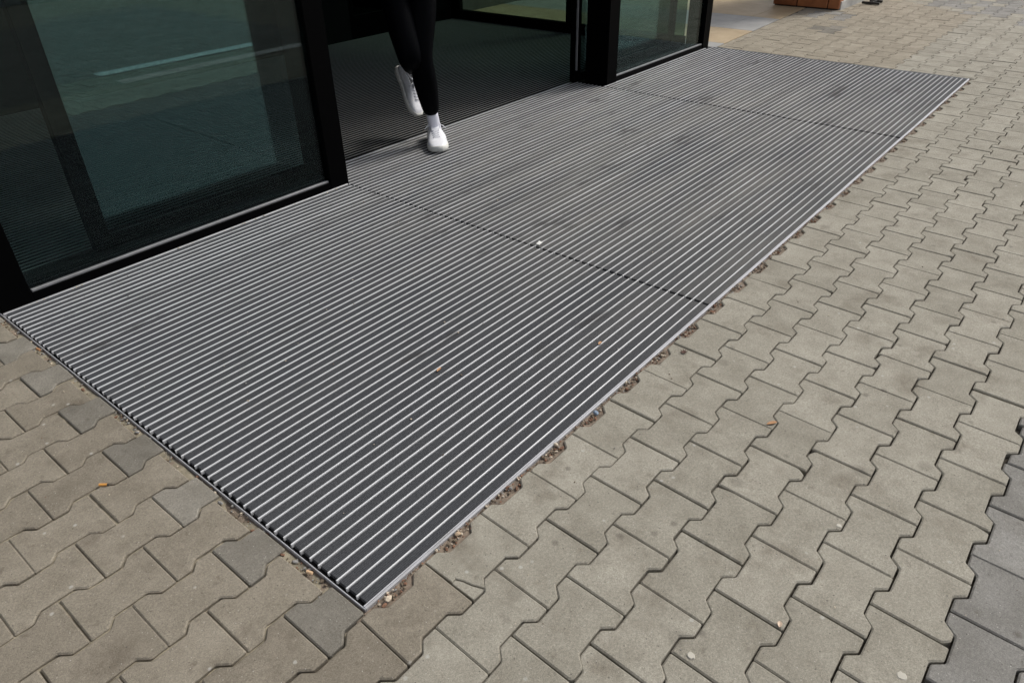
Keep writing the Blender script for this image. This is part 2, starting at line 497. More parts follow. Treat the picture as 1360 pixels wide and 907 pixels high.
for k in range(-18, 45):
    for n in range(-14, 70):
        for zone in ('R', 'L'):
            left = zone == 'L'
            if left:
                if k >= 0: continue
                cx = -0.031 + 0.1 - 0.1 * (k % 2) + 0.2 * n
                if cx > 0.09: continue
            else:
                cx = -0.034 + 0.1 + 0.1 * (k % 2) - 0.0105 * k + 0.2 * n
                if k < 0 and cx < 5.65: continue
            cy = col_y(k, left)
            if not (FX0 - .1 < cx < FX1 + .1 and FY0 - .1 < cy < FY1 + .1): continue
            # is it worth laying? everything near or in view, plus what the glass mirrors
            sh = 0.0 if left else 0.05
            poly = [(cx + x + sh * y, cy + y) for x, y in OUT]
            half = False
            for_clip = []
            if left:
                if cx + 0.1 > -0.013: for_clip.append((1, 0, -0.013)); half = cx + 0.02 > -0.03
            elif k < 0:
                for_clip.append((-1, 0, -5.845))
                if cy + 0.1 > tile_edge(cx): for_clip.append((-0.049, 1, 2.020 - 5.87 * 0.049 - 0.006))
            elif cy + .1 > -0.018 and 0 < cx: pass
            for c_ in for_clip:
                poly = clip(poly, *c_)
                if len(poly) < 3: break
            if len(poly) < 3 or abs(area(poly)) < 0.0040: continue
            # which concrete
            far_grey = cx > 8.25 + 0.85 * (cy - 0.05)
            if left:
                key = 'D' if (half and k % 2 == 1) else 'B'
            elif cy < -1.02 and cy > -4.6 and cx < 4.25:
                key = 'G'
            elif far_grey and cy > -3:
                edge = cx - (8.25 + 0.85 * (cy - 0.05))
                key = 'G' if rnd.random() < min(0.92, 0.45 + edge * 0.5) else 'N'
            elif 7.75 < cx < 8.15 and 1.5 < cy < 2.0:
                key = 'G' if rnd.random() < 0.7 else 'B'
            elif 7.05 < cx < 7.3 and 1.45 < cy < 1.75:
                key = 'D'
            elif cx > 5.7 and cy > 0.6:
                key = 'W'
            elif k >= 0 and cx < 0.16 - 0.3 * k and cy > -0.75:
                key = 'B' if rnd.random() < 0.3 else 'W'
            else:
                key = 'N'
            pr = project(cx, cy)
            vis = pr is not None and -90 < pr[0] < 1450 and -40 < pr[1] < 1010
            pieces.append(dict(poly=poly, c=(cx, cy), key=key, vis=vis, d=(Vector((cx, cy, 0)) - CAM).length,
                               full=abs(abs(area(poly)) - abs(area(OUT))) < 1e-5, sh=sh, k=k, n=n, left=left))

MATS = {'W': M_WARM, 'N': M_BEIGE, 'B': M_BROWN, 'G': M_GREY, 'D': M_DGREY}
pieces.sort(key=lambda q: (not q['vis'], q['d']))
pav = empty('paved_ground', (0, 0, 0), 'beige interlocking concrete pavement around the metal mat', kind='structure')
shared = {}
def z_jit(r_): return r_.gauss(0, 0.0009)
LIMIT = 292
count = 0
low_mb = {}
crack = None
for q in pieces:
    x0, y0 = q['c']
    r_ = random.Random(int((x0 + 50) * 977) * 131 + int((y0 + 50) * 991))
    if q['vis'] and count < LIMIT:
        count += 1
        is_crack = (not q['left']) and q['k'] == 0 and abs(x0 - 0.266) < 0.06
        if is_crack:
            # broken corner: two pieces of one paver
            px, py = x0 - HL, y0 - WID
            cutpts = [(0.000, 0.071), (0.013, 0.073), (0.021, 0.055), (0.027, 0.030), (0.036, 0.010), (0.040, 0.0)]
            base = [(x - x0, y - y0) for x, y in q['poly']]
            cl = [(-HL + a + 0.05 * (-WID + b), -WID + b) for a, b in cutpts]
            corner = (-HL + 0.002 + 0.05 * -WID, -WID + 0.002)
            chip = [corner] + [(x, y) for x, y in cl[::-1]]
            if area(chip) < 0: chip = chip[::-1]
            main = [p for p in base if not (p[0] < -HL + 0.036 and p[1] < -WID + 0.06)]
            if area(main) < 0: main = main[::-1]
            # insert the crack line where the corner was cut away
            idx = max(range(len(main)), key=lambda i: (Vector(main[i]) - Vector(main[(i + 1) % len(main)])).length if (main[i][0] < 0 and main[(i + 1) % len(main)][0] < 0) else -1)
            cl2 = [(x + 0.0022, y + 0.0012) for x, y in cl]
            main = main[:idx + 1] + cl2 + main[idx + 1:]
            for pl, nm, zz in ((main, 'paver', 0.0), (chip, 'paver_chip', -0.0012)):
                v, f = paver_geo(pl, 0.0015 if nm == 'paver_chip' else 0.0022, 0.002)
                mb = MB(); mb.add(v, f)
                o = bpy.data.objects.new(nm, mb.mesh(nm, M_BEIGE)); link(o, pav); o.location = (x0, y0, zz)
                o['label'] = 'paver with a cracked corner' if nm == 'paver' else 'broken corner of the cracked paver'
            continue
        chip = (not is_crack) and r_.random() < 0.16
        if chip:
            pl = [(x - x0, y - y0) for x, y in q['poly']]
            cs = max(range(len(pl)), key=lambda i: pl[i][0] * r_.choice((-1, 1)) + abs(pl[i][1]) + r_.random() * .05)
            cv = Vector(pl[cs]); d_ = cv.normalized(); d_ = Vector((d_.x + r_.gauss(0, .3), d_.y + r_.gauss(0, .3))).normalized()
            pl2 = clip(pl, d_.x, d_.y, d_.dot(cv) - r_.uniform(0.004, 0.012))
            v, f = paver_geo(pl2, rnd_k=0.0026)
            mb = MB(); mb.add(v, f)
            me = mb.mesh('paver', MATS[q['key']])
        elif q['full']:
            key = ('full', q['sh'], q['key'])
            if key not in shared:
                v, f = paver_geo([(x - x0, y - y0) for x, y in q['poly']], rnd_k=0.0026)
                mb = MB(); mb.add(v, f)
                shared[key] = mb.mesh('paver', MATS[q['key']])
            me = shared[key]
        else:
            v, f = paver_geo([(x - x0, y - y0) for x, y in q['poly']], rnd_k=0.0026)
            mb = MB(); mb.add(v, f)
            me = mb.mesh('paver', MATS[q['key']])
        o = bpy.data.objects.new('grey_paver' if q['key'] in 'GD' else 'paver', me)
        link(o, pav)
        o.location = (x0 + r_.gauss(0, 0.0006), y0 + r_.gauss(0, 0.0005), z_jit(r_))
        o.rotation_euler = (r_.gauss(0, 0.0045), r_.gauss(0, 0.004), r_.gauss(0, 0.004))
    else:
        key = q['key']
        mb = low_mb.setdefault(key, (MB(), []))
        v, f = paver_geo([(x - x0, y - y0) for x, y in q['poly']], rnd_k=0.0026 if q['vis'] else 0)
        zz, ta, tb, a = z_jit(r_), r_.gauss(0, 0.005), r_.gauss(0, 0.004), r_.gauss(0, 0.004)
        ca, sa = math.cos(a), math.sin(a)
        mb[0].add([(x0 + x * ca - y * sa, y0 + x * sa + y * ca, z + zz + x * ta + y * tb) for x, y, z in v], f)
        mb[1].extend([r_.random()] * len(f))
field = MB(); tones = []
for i, key in enumerate('NBGDW'):
    if key in low_mb:
        mb, tn = low_mb[key]
        field.add(mb.v, mb.f, i); tones += tn
fo = field.build('paver_field', [MATS[k] for k in 'NBGDW'], pav)
fo['kind'] = 'stuff'
fo['label'] = 'smaller looking pavers farther off in the same interlocking pattern'
at = fo.data.attributes.new('tone', 'FLOAT', 'FACE')
at.data.foreach_set('value', tones)

# sand swept into the joints in front of the mat (left front area)
sb = MB(); NX, NY = 150, 240
X0, X1, Y0, Y1 = -1.25, -0.012, -0.30, 2.3
from mathutils import noise as mn
vv = []
for j in range(NY + 1):
    for i in range(NX + 1):
        x = X0 + (X1 - X0) * i / NX; y = Y0 + (Y1 - Y0) * j / NY
        z = -0.0092 + 0.0062 * mn.noise(Vector((x * 7, y * 7, 3.1))) + 0.0035 * mn.noise(Vector((x * 31, y * 31, 8.0)))
        z -= 0.010 * max(0, min(1, (0.12 - y) / 0.3))
        vv.append((x, y, min(z, -0.0032)))
ff = [(j * (NX + 1) + i, j * (NX + 1) + i + 1, (j + 1) * (NX + 1) + i + 1, (j + 1) * (NX + 1) + i) for j in range(NY) for i in range(NX)]
sb.add(vv, ff)
s_o = sb.build('joint_sand', M_SAND, pav, smooth=True)
s_o['kind'] = 'stuff'

# ================================================================ ENTRANCE MAT
W_MAT, J1, J2, L_MAT, Y_IN = 2.07, 1.679, 4.122, 5.82, 2.352
PITCHM = 0.0345
def strip_profile(w, h):
    # rounded cap over a stem
    return [(-w / 2, 0), (-w / 2, h * .80), (-w * .36, h * .97), (0, h), (w * .36, h * .97), (w / 2, h * .80), (w / 2, 0)]
def extrude_x(prof, x0, x1):
    n = len(prof)
    v = [(x0, y, z) for y, z in prof] + [(x1, y, z) for y, z in prof]
    f = [(i, i + 1, n + i + 1, n + i) for i in range(n - 1)] + [(n - 1, 0, n, 2 * n - 1)]
    f = [tuple(reversed(t)) for t in f]
    f += [tuple(range(n)), tuple(range(2 * n - 1, n - 1, -1))]
    return v, f
STRIP = strip_profile(0.0050, 0.0125)
def rib_profile():
    w = PITCHM - 0.0078
    pts = [(-w / 2, -0.012)]
    n = 5
    for i in range(n):
        c = -w / 2 + w * (i + .5) / n; d = w / n * .42
        pts += [(c - d, -0.0015), (c - d * .55, 0.0005), (c + d * .55, 0.0005), (c + d, -0.0015)]
    pts.append((w / 2, -0.012))
    return pts
RIBS = rib_profile()

mats_def = [
    (0.004, J1 - 0.0022, 59, 'near section of ribbed aluminium entrance mat in front of the large glass panel'),
    (J1 + 0.0022, J2 - 0.004, 67, 'middle section of ribbed aluminium mat running into the open doorway'),
    (J2 + 0.004, L_MAT - 0.004, 59, 'far section of ribbed aluminium mat beside the small right glass panel'),
]
def mesh_from(v, f, name, mt):
    mb = MB(); mb.add(v, f); return mb.mesh(name, mt)
for x0, x1, nb, lab in mats_def:
    root = empty('entrance_mat', ((x0 + x1) / 2, 1.035, 0), lab, 'entrance mat', 'sections of the entrance mat')
    hl = (x1 - x0) / 2
    me_s = mesh_from(*extrude_x(STRIP, -hl, hl), 'aluminium_strip', M_ALU)
    rib = [(y, z) for y, z in RIBS]
    g0, g1 = (0.009 if x0 > J2 else 0.005), (0.009 if nb > 65 else 0.005)
    me_r = mesh_from(*extrude_x(rib, -hl + g0, hl - g1), 'rubber_insert', M_RUB)
    for i in range(nb + 1):
        yy = PITCHM * (i + 1)
        if nb < 65 and yy > W_MAT - 0.006: break
        if yy > Y_IN - 0.004: break
        r_ = random.Random(i * 77 + int(x0 * 100))
        s = bpy.data.objects.new('aluminium_strip', me_s); link(s, root)
        s.location = (r_.gauss(0, 0.0011), yy - 1.035 + r_.gauss(0, 0.0004), -0.0116 + r_.gauss(0, 0.0004))
    nr = nb + 1
    for i in range(nr):
        yc = PITCHM * (i + .5)
        if nb < 65 and yc + PITCHM / 2 > W_MAT + 0.002: break
        if yc > Y_IN - 0.012: break
        r_ = random.Random(i * 91 + int(x0 * 100))
        s = bpy.data.objects.new('rubber_insert', me_r); link(s, root)
        s.location = (r_.gauss(0, 0.0012), yc - 1.035, -0.001 + r_.gauss(0, 0.0004))

# metal edge frame of the mat well
fr = empty('mat_frame', (2.9, 0, 0), 'thin aluminium edging round the entrance mat', 'mat frame')
b = MB()
b.box(-0.004, L_MAT + 0.004, -0.0035, -0.0002, -0.03, 0.0035, 0.0008)
b.box(-0.004, L_MAT + 0.004, -0.0105, -0.0040, -0.03, 0.0018, 0.0008)
b.build('edge_rail', M_ALU_FRAME, fr)
b = MB(); b.box(-0.0068, -0.0040, -0.010, 2.12, -0.03, 0.0012, 0.0006)
b.build('end_rail', M_ALU_FRAME, fr)
b = MB(); b.box(L_MAT + 0.001, L_MAT + 0.0045, -0.0002, 2.06, -0.03, 0.002, 0.0006)
b.build('end_rail', M_ALU_FRAME, fr)
b = MB(); b.box(-0.0039, L_MAT + 0.0008, 0.0, 2.35, -0.0155, -0.0135)
b.build('well_floor', M_SEAL, fr)
b = MB()
b.box(0.0, J1 - 0.003, W_MAT - 0.0008, W_MAT + 0.010, -0.02, 0.001, 0.0008)
b.build('edge_rail', M_ALU_FRAME, fr)
b = MB(); b.box(J2 + 0.003, L_MAT - 0.08, W_MAT - 0.0008, W_MAT + 0.010, -0.02, 0.001, 0.0008)
b.build('edge_rail', M_ALU_FRAME, fr)

# ================================================================ GLASS ENTRANCE
YF = 2.080                 # outer face of the fixed frame
H = 2.45                   # clear height
XE = 5.80                  # outer right side
ent = empty('glass_entrance', (2.9, 2.2, 0), 'black framed glass entrance porch with its sliding door open', 'entrance')
def part(name, mt, parent, boxes, bev=0.0):
    b = MB()
    for bx in boxes: b.box(*bx, bev)
    return b.build(name, mt, parent)
# posts
part('post', M_BLACK, ent, [(0.000, 0.118, YF, 2.27, -0.02, H)], 0.003)
part('post', M_BLACK, ent, [(1.575, 1.690, YF, 2.293, -0.02, H)], 0.003)
part('post', M_BLACK, ent, [(4.150, 4.285, YF - 0.006, 2.27, -0.02, H)], 0.003)
part('post', M_BLACK, ent, [(5.690, XE, YF, 2.25, -0.02, H)], 0.003)
# fixed panels: bottom rail, grey bead, pane, top rail
for a, c in ((0.118, 1.575), (4.285, 5.690)):
    part('bottom_rail', M_BLACK, ent, [(a, c, YF + 0.004, YF + 0.075, -0.02, 0.036)], 0.002)
    part('glazing_bead', M_BEAD, ent, [(a + 0.006, c - 0.006, YF + 0.008, YF + 0.024, 0.0362, 0.0455)], 0.001)
    part('glass_pane', M_GLASS, ent, [(a + 0.001, c - 0.001, YF + 0.026, YF + 0.036, 0.034, H - 0.06)])
    part('inner_bead', M_BLACK, ent, [(a + 0.001, c - 0.001, YF + 0.038, YF + 0.072, 0.0362, 0.060)], 0.002)
    part('top_rail', M_BLACK, ent, [(a, c, YF + 0.004, YF + 0.075, H - 0.06, H)], 0.002)
part('header', M_BLACK, ent, [(0.0, XE, YF + 0.002, 2.50, H + 0.001, 2.85)], 0.004)
part('roof', M_FACADE, ent, [(-0.05, XE + 0.05, YF - 0.05, 5.22, 2.851, 3.0)], 0.005)
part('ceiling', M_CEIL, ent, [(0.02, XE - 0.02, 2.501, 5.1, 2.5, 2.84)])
# side walls; the unseen left panes are made opaque to block light
for xa, xb, nm in ((5.660, 5.730, 'right'), (0.01, 0.08, 'left')):
    part('bottom_rail', M_BLACK, ent, [(xa, xb, 2.271, 5.1, -0.02, 0.085)], 0.002)
    part('top_rail', M_BLACK, ent, [(xa, xb, 2.271, 5.1, H - 0.1, H)], 0.002)
    for y0, y1 in ((3.42, 3.55), (4.98, 5.099)):
        part('mullion', M_BLACK, ent, [(xa + .002, xb - .002, y0, y1, 0.0852, H - .1)], 0.002)
    for y0, y1 in ((2.272, 3.419), (3.551, 4.979)):
        xm = (xa + xb) / 2
        part('glass_pane' if nm == 'right' else 'light_block_panel', M_GLASS_SIDE if nm == 'right' else M_INNER, ent, [(xm - .005, xm + .005, y0, y1, 0.083, H - 0.098)])
# door sill
part('sill', M_SEAL, ent, [(0.119, 5.655, 2.3565, 2.386, -0.03, -0.002)])
part('floor_strip', M_ALU_FRAME, ent, [(1.691, 4.14, 2.3522, 2.3563, -0.03, 0.0015)])
part('track', M_SEAL, ent, [(0.119, 1.60, 2.157, 2.3563, -0.03, -0.006), (4.286, 5.655, 2.157, 2.3563, -0.03, -0.006)])

# sliding leaves (both pushed open behind the fixed panels)
def leaf(x0, x1, lab, seal_x):
    r = empty('sliding_door', ((x0 + x1) / 2, 2.32, 0.0), lab, 'sliding door')
    y0, y1 = 2.295, 2.340
    part('stile', M_BLACK, r, [(x0, x0 + 0.075, y0, y1, 0.012, 2.3)], 0.002)
    part('stile', M_BLACK, r, [(x1 - 0.0505, x1, y0, y1, 0.012, 2.3)], 0.002)
    part('bottom_rail', M_BLACK, r, [(x0 + .0752, x1 - .0507, y0 + .001, y1 - .001, 0.012, 0.068)], 0.002)
    part('top_rail', M_BLACK, r, [(x0 + .0752, x1 - .0507, y0 + .001, y1 - .001, 2.22, 2.3)], 0.002)
    part('glass_pane', M_GLASS_DOOR, r, [(x0 + .072, x1 - .048, 2.313, 2.321, 0.064, 2.224)])
    if seal_x is not None:
        part('edge_seal', M_BEAD, r, [(seal_x, seal_x + 0.006, y0 - 0.0165, y0 - 0.0005, 0.10, 2.25)], 0.001)
    return r
leaf(0.462, 1.690, 'black framed glass sliding door standing open behind the large left panel', None)
leaf(4.045, 5.56, 'black framed glass sliding door standing open behind the small right panel', 4.052)

# inner mat
im = empty('inner_mat', (2.9, 3.7, 0), 'dark ribbed mat on the floor inside the doorway', 'mat')
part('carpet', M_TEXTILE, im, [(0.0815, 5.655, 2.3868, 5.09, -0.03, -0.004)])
me_i = mesh_from(*extrude_x(strip_profile(0.0052, 0.0085), -2.77, 2.77), 'aluminium_strip', M_ALU_DULL)
yy = 2.402
while yy < 5.08:
    s = bpy.data.objects.new('aluminium_strip', me_i); link(s, im)
    s.location = (-0.02, yy - 3.7, -0.0085)
    yy += PITCHM

# inner partition behind the porch
ip = empty('inner_partition', (2.9, 5.15, 0), 'dark inner wall with glazed door at the back of the porch', 'partition')
part('wall', M_INNER, ip, [(0.0, 4.25, 5.101, 5.17, -0.02, 2.84), (5.30, XE, 5.101, 5.17, -0.02, 2.84)])
part('frame', M_BLACK, ip, [(4.2505, 4.31, 5.10, 5.175, -0.02, 2.4), (5.24, 5.2995, 5.10, 5.175, -0.02, 2.4), (4.3105, 5.2395, 5.10, 5.175, -0.02, 0.20), (4.2505, 5.2995, 5.10, 5.175, 2.401, 2.84)])
part('glass_pane', M_GLASS_SIDE, ip, [(4.311, 5.239, 5.13, 5.14, 0.198, 2.4)])
# main building behind
bd = empty('building', (2.0, 5.3, 0), 'dark facade of the building behind the glass porch', 'building')
part('wall', M_FACADE, bd, [(-14, 0.0, 5.225, 5.5, -0.02, 3.4), (0.0, 5.8, 5.225, 5.5, 3.001, 3.4), (5.8, 14, 5.225, 5.5, -0.02, 3.4)])
part('inner_room', M_INNER, bd, [(0.0, 5.8, 9.0, 9.1, -0.02, 3.0), (-0.1, 0.0, 5.5, 9.1, -0.02, 3.0), (5.8, 5.9, 5.5, 9.1, -0.02, 3.0), (0, 5.8, 5.5, 9.0, 3.0, 3.1), (0, 5.8, 5.226, 9.0, -0.05, -0.002)])

# ================================================================ PORCH TILES + BRICK PIER
def tile_mat(name, ca, cb):
    mt = plain(name, ca, 0.55, spec=0.4, noise=0.0, bump=0.25, bscale=120)
    N, L = mt.node_tree.nodes, mt.node_tree.links
    P = N['Principled BSDF']
    g = N.new('ShaderNodeNewGeometry')
    t = N.new('ShaderNodeTexNoise'); t.inputs['Scale'].default_value = 4; t.inputs['Detail'].default_value = 9; t.inputs['Roughness'].default_value = 0.7
    L.new(g.outputs['Position'], t.inputs['Vector'])
    mx = N.new('ShaderNodeMix'); mx.data_type = 'RGBA'; mx.inputs['A'].default_value = (*ca, 1); mx.inputs['B'].default_value = (*cb, 1)
    r_ = N.new('ShaderNodeMapRange'); r_.inputs['From Min'].default_value = .3; r_.inputs['From Max'].default_value = .7
    L.new(t.outputs['Fac'], r_.inputs['Value']); L.new(r_.outputs[0], mx.inputs['Factor']); L.new(mx.outputs['Result'], P.inputs['Base Color'])
    return mt
M_TILE_B = tile_mat('beige_tile', (0.36, 0.265, 0.155), (0.50, 0.39, 0.25))
M_TILE_G = tile_mat('grey_tile', (0.26, 0.255, 0.245), (0.40, 0.39, 0.37))
M_GROUT = plain('tile_grout', (0.12, 0.11, 0.10), 0.9)
tf = empty('tiled_floor', (7.0, 3.4, 0), 'beige and grey stone tiles of the porch floor beside the glass entrance', kind='structure')
TX = [5.815, 6.02, 6.70, 7.44, 8.18, 8.92]
TYs = [2.0, 2.40, 3.05, 3.75, 4.45, 5.22]
gb = MB()
gpoly = [(5.803, tile_edge(5.803)), (10.2, tile_edge(10.2)), (10.2, 5.22), (5.803, 5.22)]
gb.add([(x, y, -0.007) for x, y in gpoly] + [(x, y, -0.03) for x, y in gpoly], [(0, 1, 2, 3), (0, 4, 5, 1), (1, 5, 6, 2), (2, 6, 7, 3), (3, 7, 4, 0)])
gb.build('grout', M_GROUT, tf)
for i in range(len(TX) - 1):
    for j in range(len(TYs) - 1):
        poly = [(TX[i] + .002, TYs[j] + .002), (TX[i + 1] - .002, TYs[j] + .002), (TX[i + 1] - .002, TYs[j + 1] - .002), (TX[i] + .002, TYs[j + 1] - .002)]
        poly = clip(poly, 0.049, -1, -(2.020 - 5.87 * 0.049) - 0.004)
        if len(poly) < 3: continue
        cxm = sum(p[0] for p in poly) / len(poly); cym = sum(p[1] for p in poly) / len(poly)
        v, f = paver_geo([(x - cxm, y - cym) for x, y in poly], 0.002, 0.0015, 0.012)
        grey = (i == 2 or i == 0) if j < 4 else (i + j) % 2 == 0
        mb = MB(); mb.add(v, f)
        o = bpy.data.objects.new('grey_tile' if grey else 'beige_tile', mb.mesh('tile', M_TILE_G if grey else M_TILE_B))
        link(o, tf); o.location = (cxm - 7.0, cym - 3.4, 0.0005)

def brick_mat():
    mt = plain('glazed_brick', (0.30, 0.085, 0.03), 0.42, spec=0.5, noise=0.0, bump=0.3, bscale=90)
    N, L = mt.node_tree.nodes, mt.node_tree.links
    P = N['Principled BSDF']; g = N.new('ShaderNodeNewGeometry'); oi = N.new('ShaderNodeObjectInfo')
    t = N.new('ShaderNodeTexNoise'); t.inputs['Scale'].default_value = 11; t.inputs['Detail'].default_value = 8
    L.new(g.outputs['Position'], t.inputs['Vector'])
    ad = N.new('ShaderNodeMath'); ad.operation = 'MULTIPLY_ADD'; ad.inputs[1].default_value = 0.45
    L.new(oi.outputs['Random'], ad.inputs[0]); L.new(t.outputs['Fac'], ad.inputs[2])
    r_ = N.new('ShaderNodeMapRange'); r_.inputs['From Min'].default_value = .35; r_.inputs['From Max'].default_value = 1.0
    L.new(ad.outputs[0], r_.inputs['Value'])
    mx = N.new('ShaderNodeMix'); mx.data_type = 'RGBA'; mx.inputs['A'].default_value = (0.19, 0.058, 0.02, 1); mx.inputs['B'].default_value = (0.42, 0.15, 0.055, 1)
    L.new(r_.outputs[0], mx.inputs['Factor']); L.new(mx.outputs['Result'], P.inputs['Base Color'])
    return mt
M_BRICK = brick_mat()
M_JOINT = plain('brick_mortar', (0.06, 0.05, 0.045), 0.95, noise=0.3)
M_PLINTH = plain('pale_concrete', (0.46, 0.45, 0.43), 0.9, noise=0.2, nscale=6, bump=0.5, bscale=120)
PX0, PX1, PY0, PY1 = 8.25, 9.55, 1.775, 2.51
pier = empty('brick_pier', (PX0 + .3, PY0 + .3, 0), 'orange brown brick pier standing at the corner of the tiled porch', 'brick pier')
part('core', M_JOINT, pier, [(PX0 + 0.03, PX1 - 0.01, PY0 + 0.02, PY1 - 0.01, -0.02, 2.9)])
part('plinth', M_PLINTH, pier, [(PX0 + 0.03, PX1 + 0.6, PY0 - 0.012, PY0 + 0.018, -0.02, 0.085), ], 0.003)
bh, bj = 0.098, 0.009
def brick(x0, x1, y0, y1, z):
    b = MB(); b.box(x0, x1, y0, y1, z, z + bh, 0.006)
    b.build('brick', M_BRICK, pier, origin=((x0 + x1) / 2, (y0 + y1) / 2, z))
for row in range(27):
    z = 0.012 + row * (bh + bj)
    ys = [PY0, PY0 + 0.125, PY0 + 0.465, PY1] if row % 2 == 0 else [PY0, PY0 + 0.295, PY0 + 0.635, PY1]
    for a, c in zip(ys[:-1], ys[1:]):
        brick(PX0, PX0 + 0.12, a + bj / 2 * (a > PY0), c - bj / 2 * (c < PY1), z)
    if z > 0.09:
        xs = [PX0 + 0.12 + bj] + [PX0 + (0.40 if row % 2 == 0 else 0.23) + 0.34 * t for t in range(3)]
        for a, c in zip(xs[:-1], xs[1:]):
            brick(a, c - bj, PY0, PY0 + 0.12, z)
part('cap', M_PLINTH, pier, [(PX0 - 0.03, PX1 + 0.03, PY0 - 0.03, PY1 + 0.03, 2.9, 2.98)], 0.005)

# small metal stand foot beside the pier
M_DMETAL = plain('dark_metal', (0.05, 0.048, 0.045), 0.5, metal=0.6, noise=0.3)
sf = empty('stand_foot', (8.93, 1.60, 0), 'dark metal foot of a stand on the pavers beside the pale pier plinth', 'stand')
b = MB(); b.box(8.81, 8.835, 1.52, 1.71, 0.004, 0.030, 0.004); b.build('foot_bar', M_DMETAL, sf)
b = MB(); b.box(8.99, 9.015, 1.54, 1.68, 0.004, 0.030, 0.004); b.build('foot_bar', M_DMETAL, sf)
b = MB(); b.box(8.8355, 8.9895, 1.595, 1.625, 0.012, 0.034, 0.003); b.build('cross_bar', M_DMETAL, sf)
b = MB(); b.tube([(8.915, 1.61, 0.034), (8.915, 1.61, 1.1)], 0.016, 10); b.build('pole', M_DMETAL, sf, smooth=True)

# ================================================================ WHAT THE GLASS MIRRORS
M_LINE = plain('white_road_paint', (0.80, 0.80, 0.78), 0.7, noise=0.15, nscale=25)
b = MB(); b.box(2.03, 3.85, -1.150, -1.005, 0.0035, 0.0075, 0.001)
o = b.build('painted_line', M_LINE, None, origin=(2.94, -1.06, 0.0035))
props(o, 'white painted line on the dark grey pavers, seen mirrored in the glass', 'road marking')
for (x0, x1), lab in zip(((2.95, 3.32), (3.45, 4.02)), ('short pale block added beyond the paving as a bright patch mirrored in the glass', 'longer pale block added beyond the paving as a bright patch mirrored in the glass')):
    b = MB(); b.box(x0, x1, -6.75, -6.43, -0.02, 0.22, 0.012)  # block added out of view to put a bright patch in the reflection
    o = b.build('bright_patch_block', M_LINE, None, origin=((x0 + x1) / 2, -6.6, 0))
    props(o, lab, 'pale block', 'added pale blocks beyond the paving')

# ================================================================ PERSON (walking out, cropped above the thighs)
M_SHOE = plain('white_leather', (0.86, 0.86, 0.89), 0.5, noise=0.04, nscale=60, bump=0.15, bscale=500)
M_SOLE = plain('off_white_rubber', (0.74, 0.73, 0.68), 0.6, noise=0.08, nscale=40)
M_SOCK = plain('white_knit', (0.80, 0.80, 0.88), 0.9, bump=0.6, bscale=900)
M_TROU = plain('black_trouser_cloth', (0.0007, 0.0009, 0.0018), 0.5, spec=0.04, noise=0.3, nscale=30, bump=0.3, bscale=700)
M_TOP = plain('black_jacket_cloth', (0.012, 0.012, 0.014), 0.8, spec=0.2, bump=0.3, bscale=500)
M_SKIN = plain('skin', (0.48, 0.30, 0.22), 0.5, noise=0.06, nscale=30)
M_HAIR = plain('dark_hair', (0.02, 0.014, 0.01), 0.55, noise=0.4, nscale=60)
TOE = Vector((2.302, 2.012, 0.0))                     # tip of the front shoe on the mat
HF = Vector((-0.69, -0.724, 0)).normalized()          # walking direction, towards the camera
HR = Vector((HF.y * -1, HF.x, 0)) * 1.0               # to the right of the picture
HR = Vector((0.724, -0.69, 0))
def P3(f, r, z): return TOE + HF * f + HR * r + Vector((0, 0, z))
person = empty('person', P3(-0.2, -0.06, 0), 'person in black trousers and white sneakers stepping out of the doorway', 'person')

def skin_body(name, verts, edges, mt, parent, root=0, levels=2):
    base = parent_world(parent)
    me = bpy.data.meshes.new(name)
    me.from_pydata([tuple(Vector(v[0]) - base) for v in verts], edges, [])
    o = bpy.data.objects.new(name, me); link(o, parent)
    me.materials.append(mt)
    md = o.modifiers.new('skin', 'SKIN'); md.use_smooth_shade = True
    sv = me.skin_vertices[0].data
    for i, v in enumerate(verts):
        r = v[1]
        sv[i].radius = r if isinstance(r, tuple) else (r, r)
        sv[i].use_root = (i == root)
    sb_ = o.modifiers.new('sub', 'SUBSURF'); sb_.levels = levels; sb_.render_levels = levels
    return o

# joints (f forward, r picture right, z up), measured from the front toe
fa = P3(-0.205, -0.012, 0.10); fk = P3(-0.10, -0.062, 0.52); fh = P3(-0.20, -0.01, 0.93)
ra = P3(-0.44, -0.115, 0.375); rk = P3(-0.03, -0.115, 0.515); rh = P3(-0.20, -0.195, 0.93)
pel = (fh + rh) / 2 + Vector((0, 0, 0.03))
def lerp(a, b_, t): return a + (b_ - a) * t
hem_f = fa + (fk - fa).normalized() * 0.075
hem_r = ra + (rk - ra).normalized() * 0.075
TV = [(pel, 0.125), (lerp(pel, fh, .8) - Vector((0, 0, .05)), 0.10), (lerp(fh, fk, .45), 0.092), (fk, 0.070), (lerp(fk, fa, .35), 0.074), (lerp(fk, fa, .68), 0.058), (hem_f, 0.044),
      (lerp(pel, rh, .8) - Vector((0, 0, .05)), 0.10), (lerp(rh, rk, .45), 0.092), (rk, 0.070), (lerp(rk, ra, .4), 0.056), (hem_r, 0.040), (pel + Vector((0, 0, .10)), 0.13)]
TE = [(0, 1), (1, 2), (2, 3), (3, 4), (4, 5), (5, 6), (0, 7), (7, 8), (8, 9), (9, 10), (10, 11), (0, 12)]
trousers = skin_body('trousers', TV, TE, M_TROU, person)
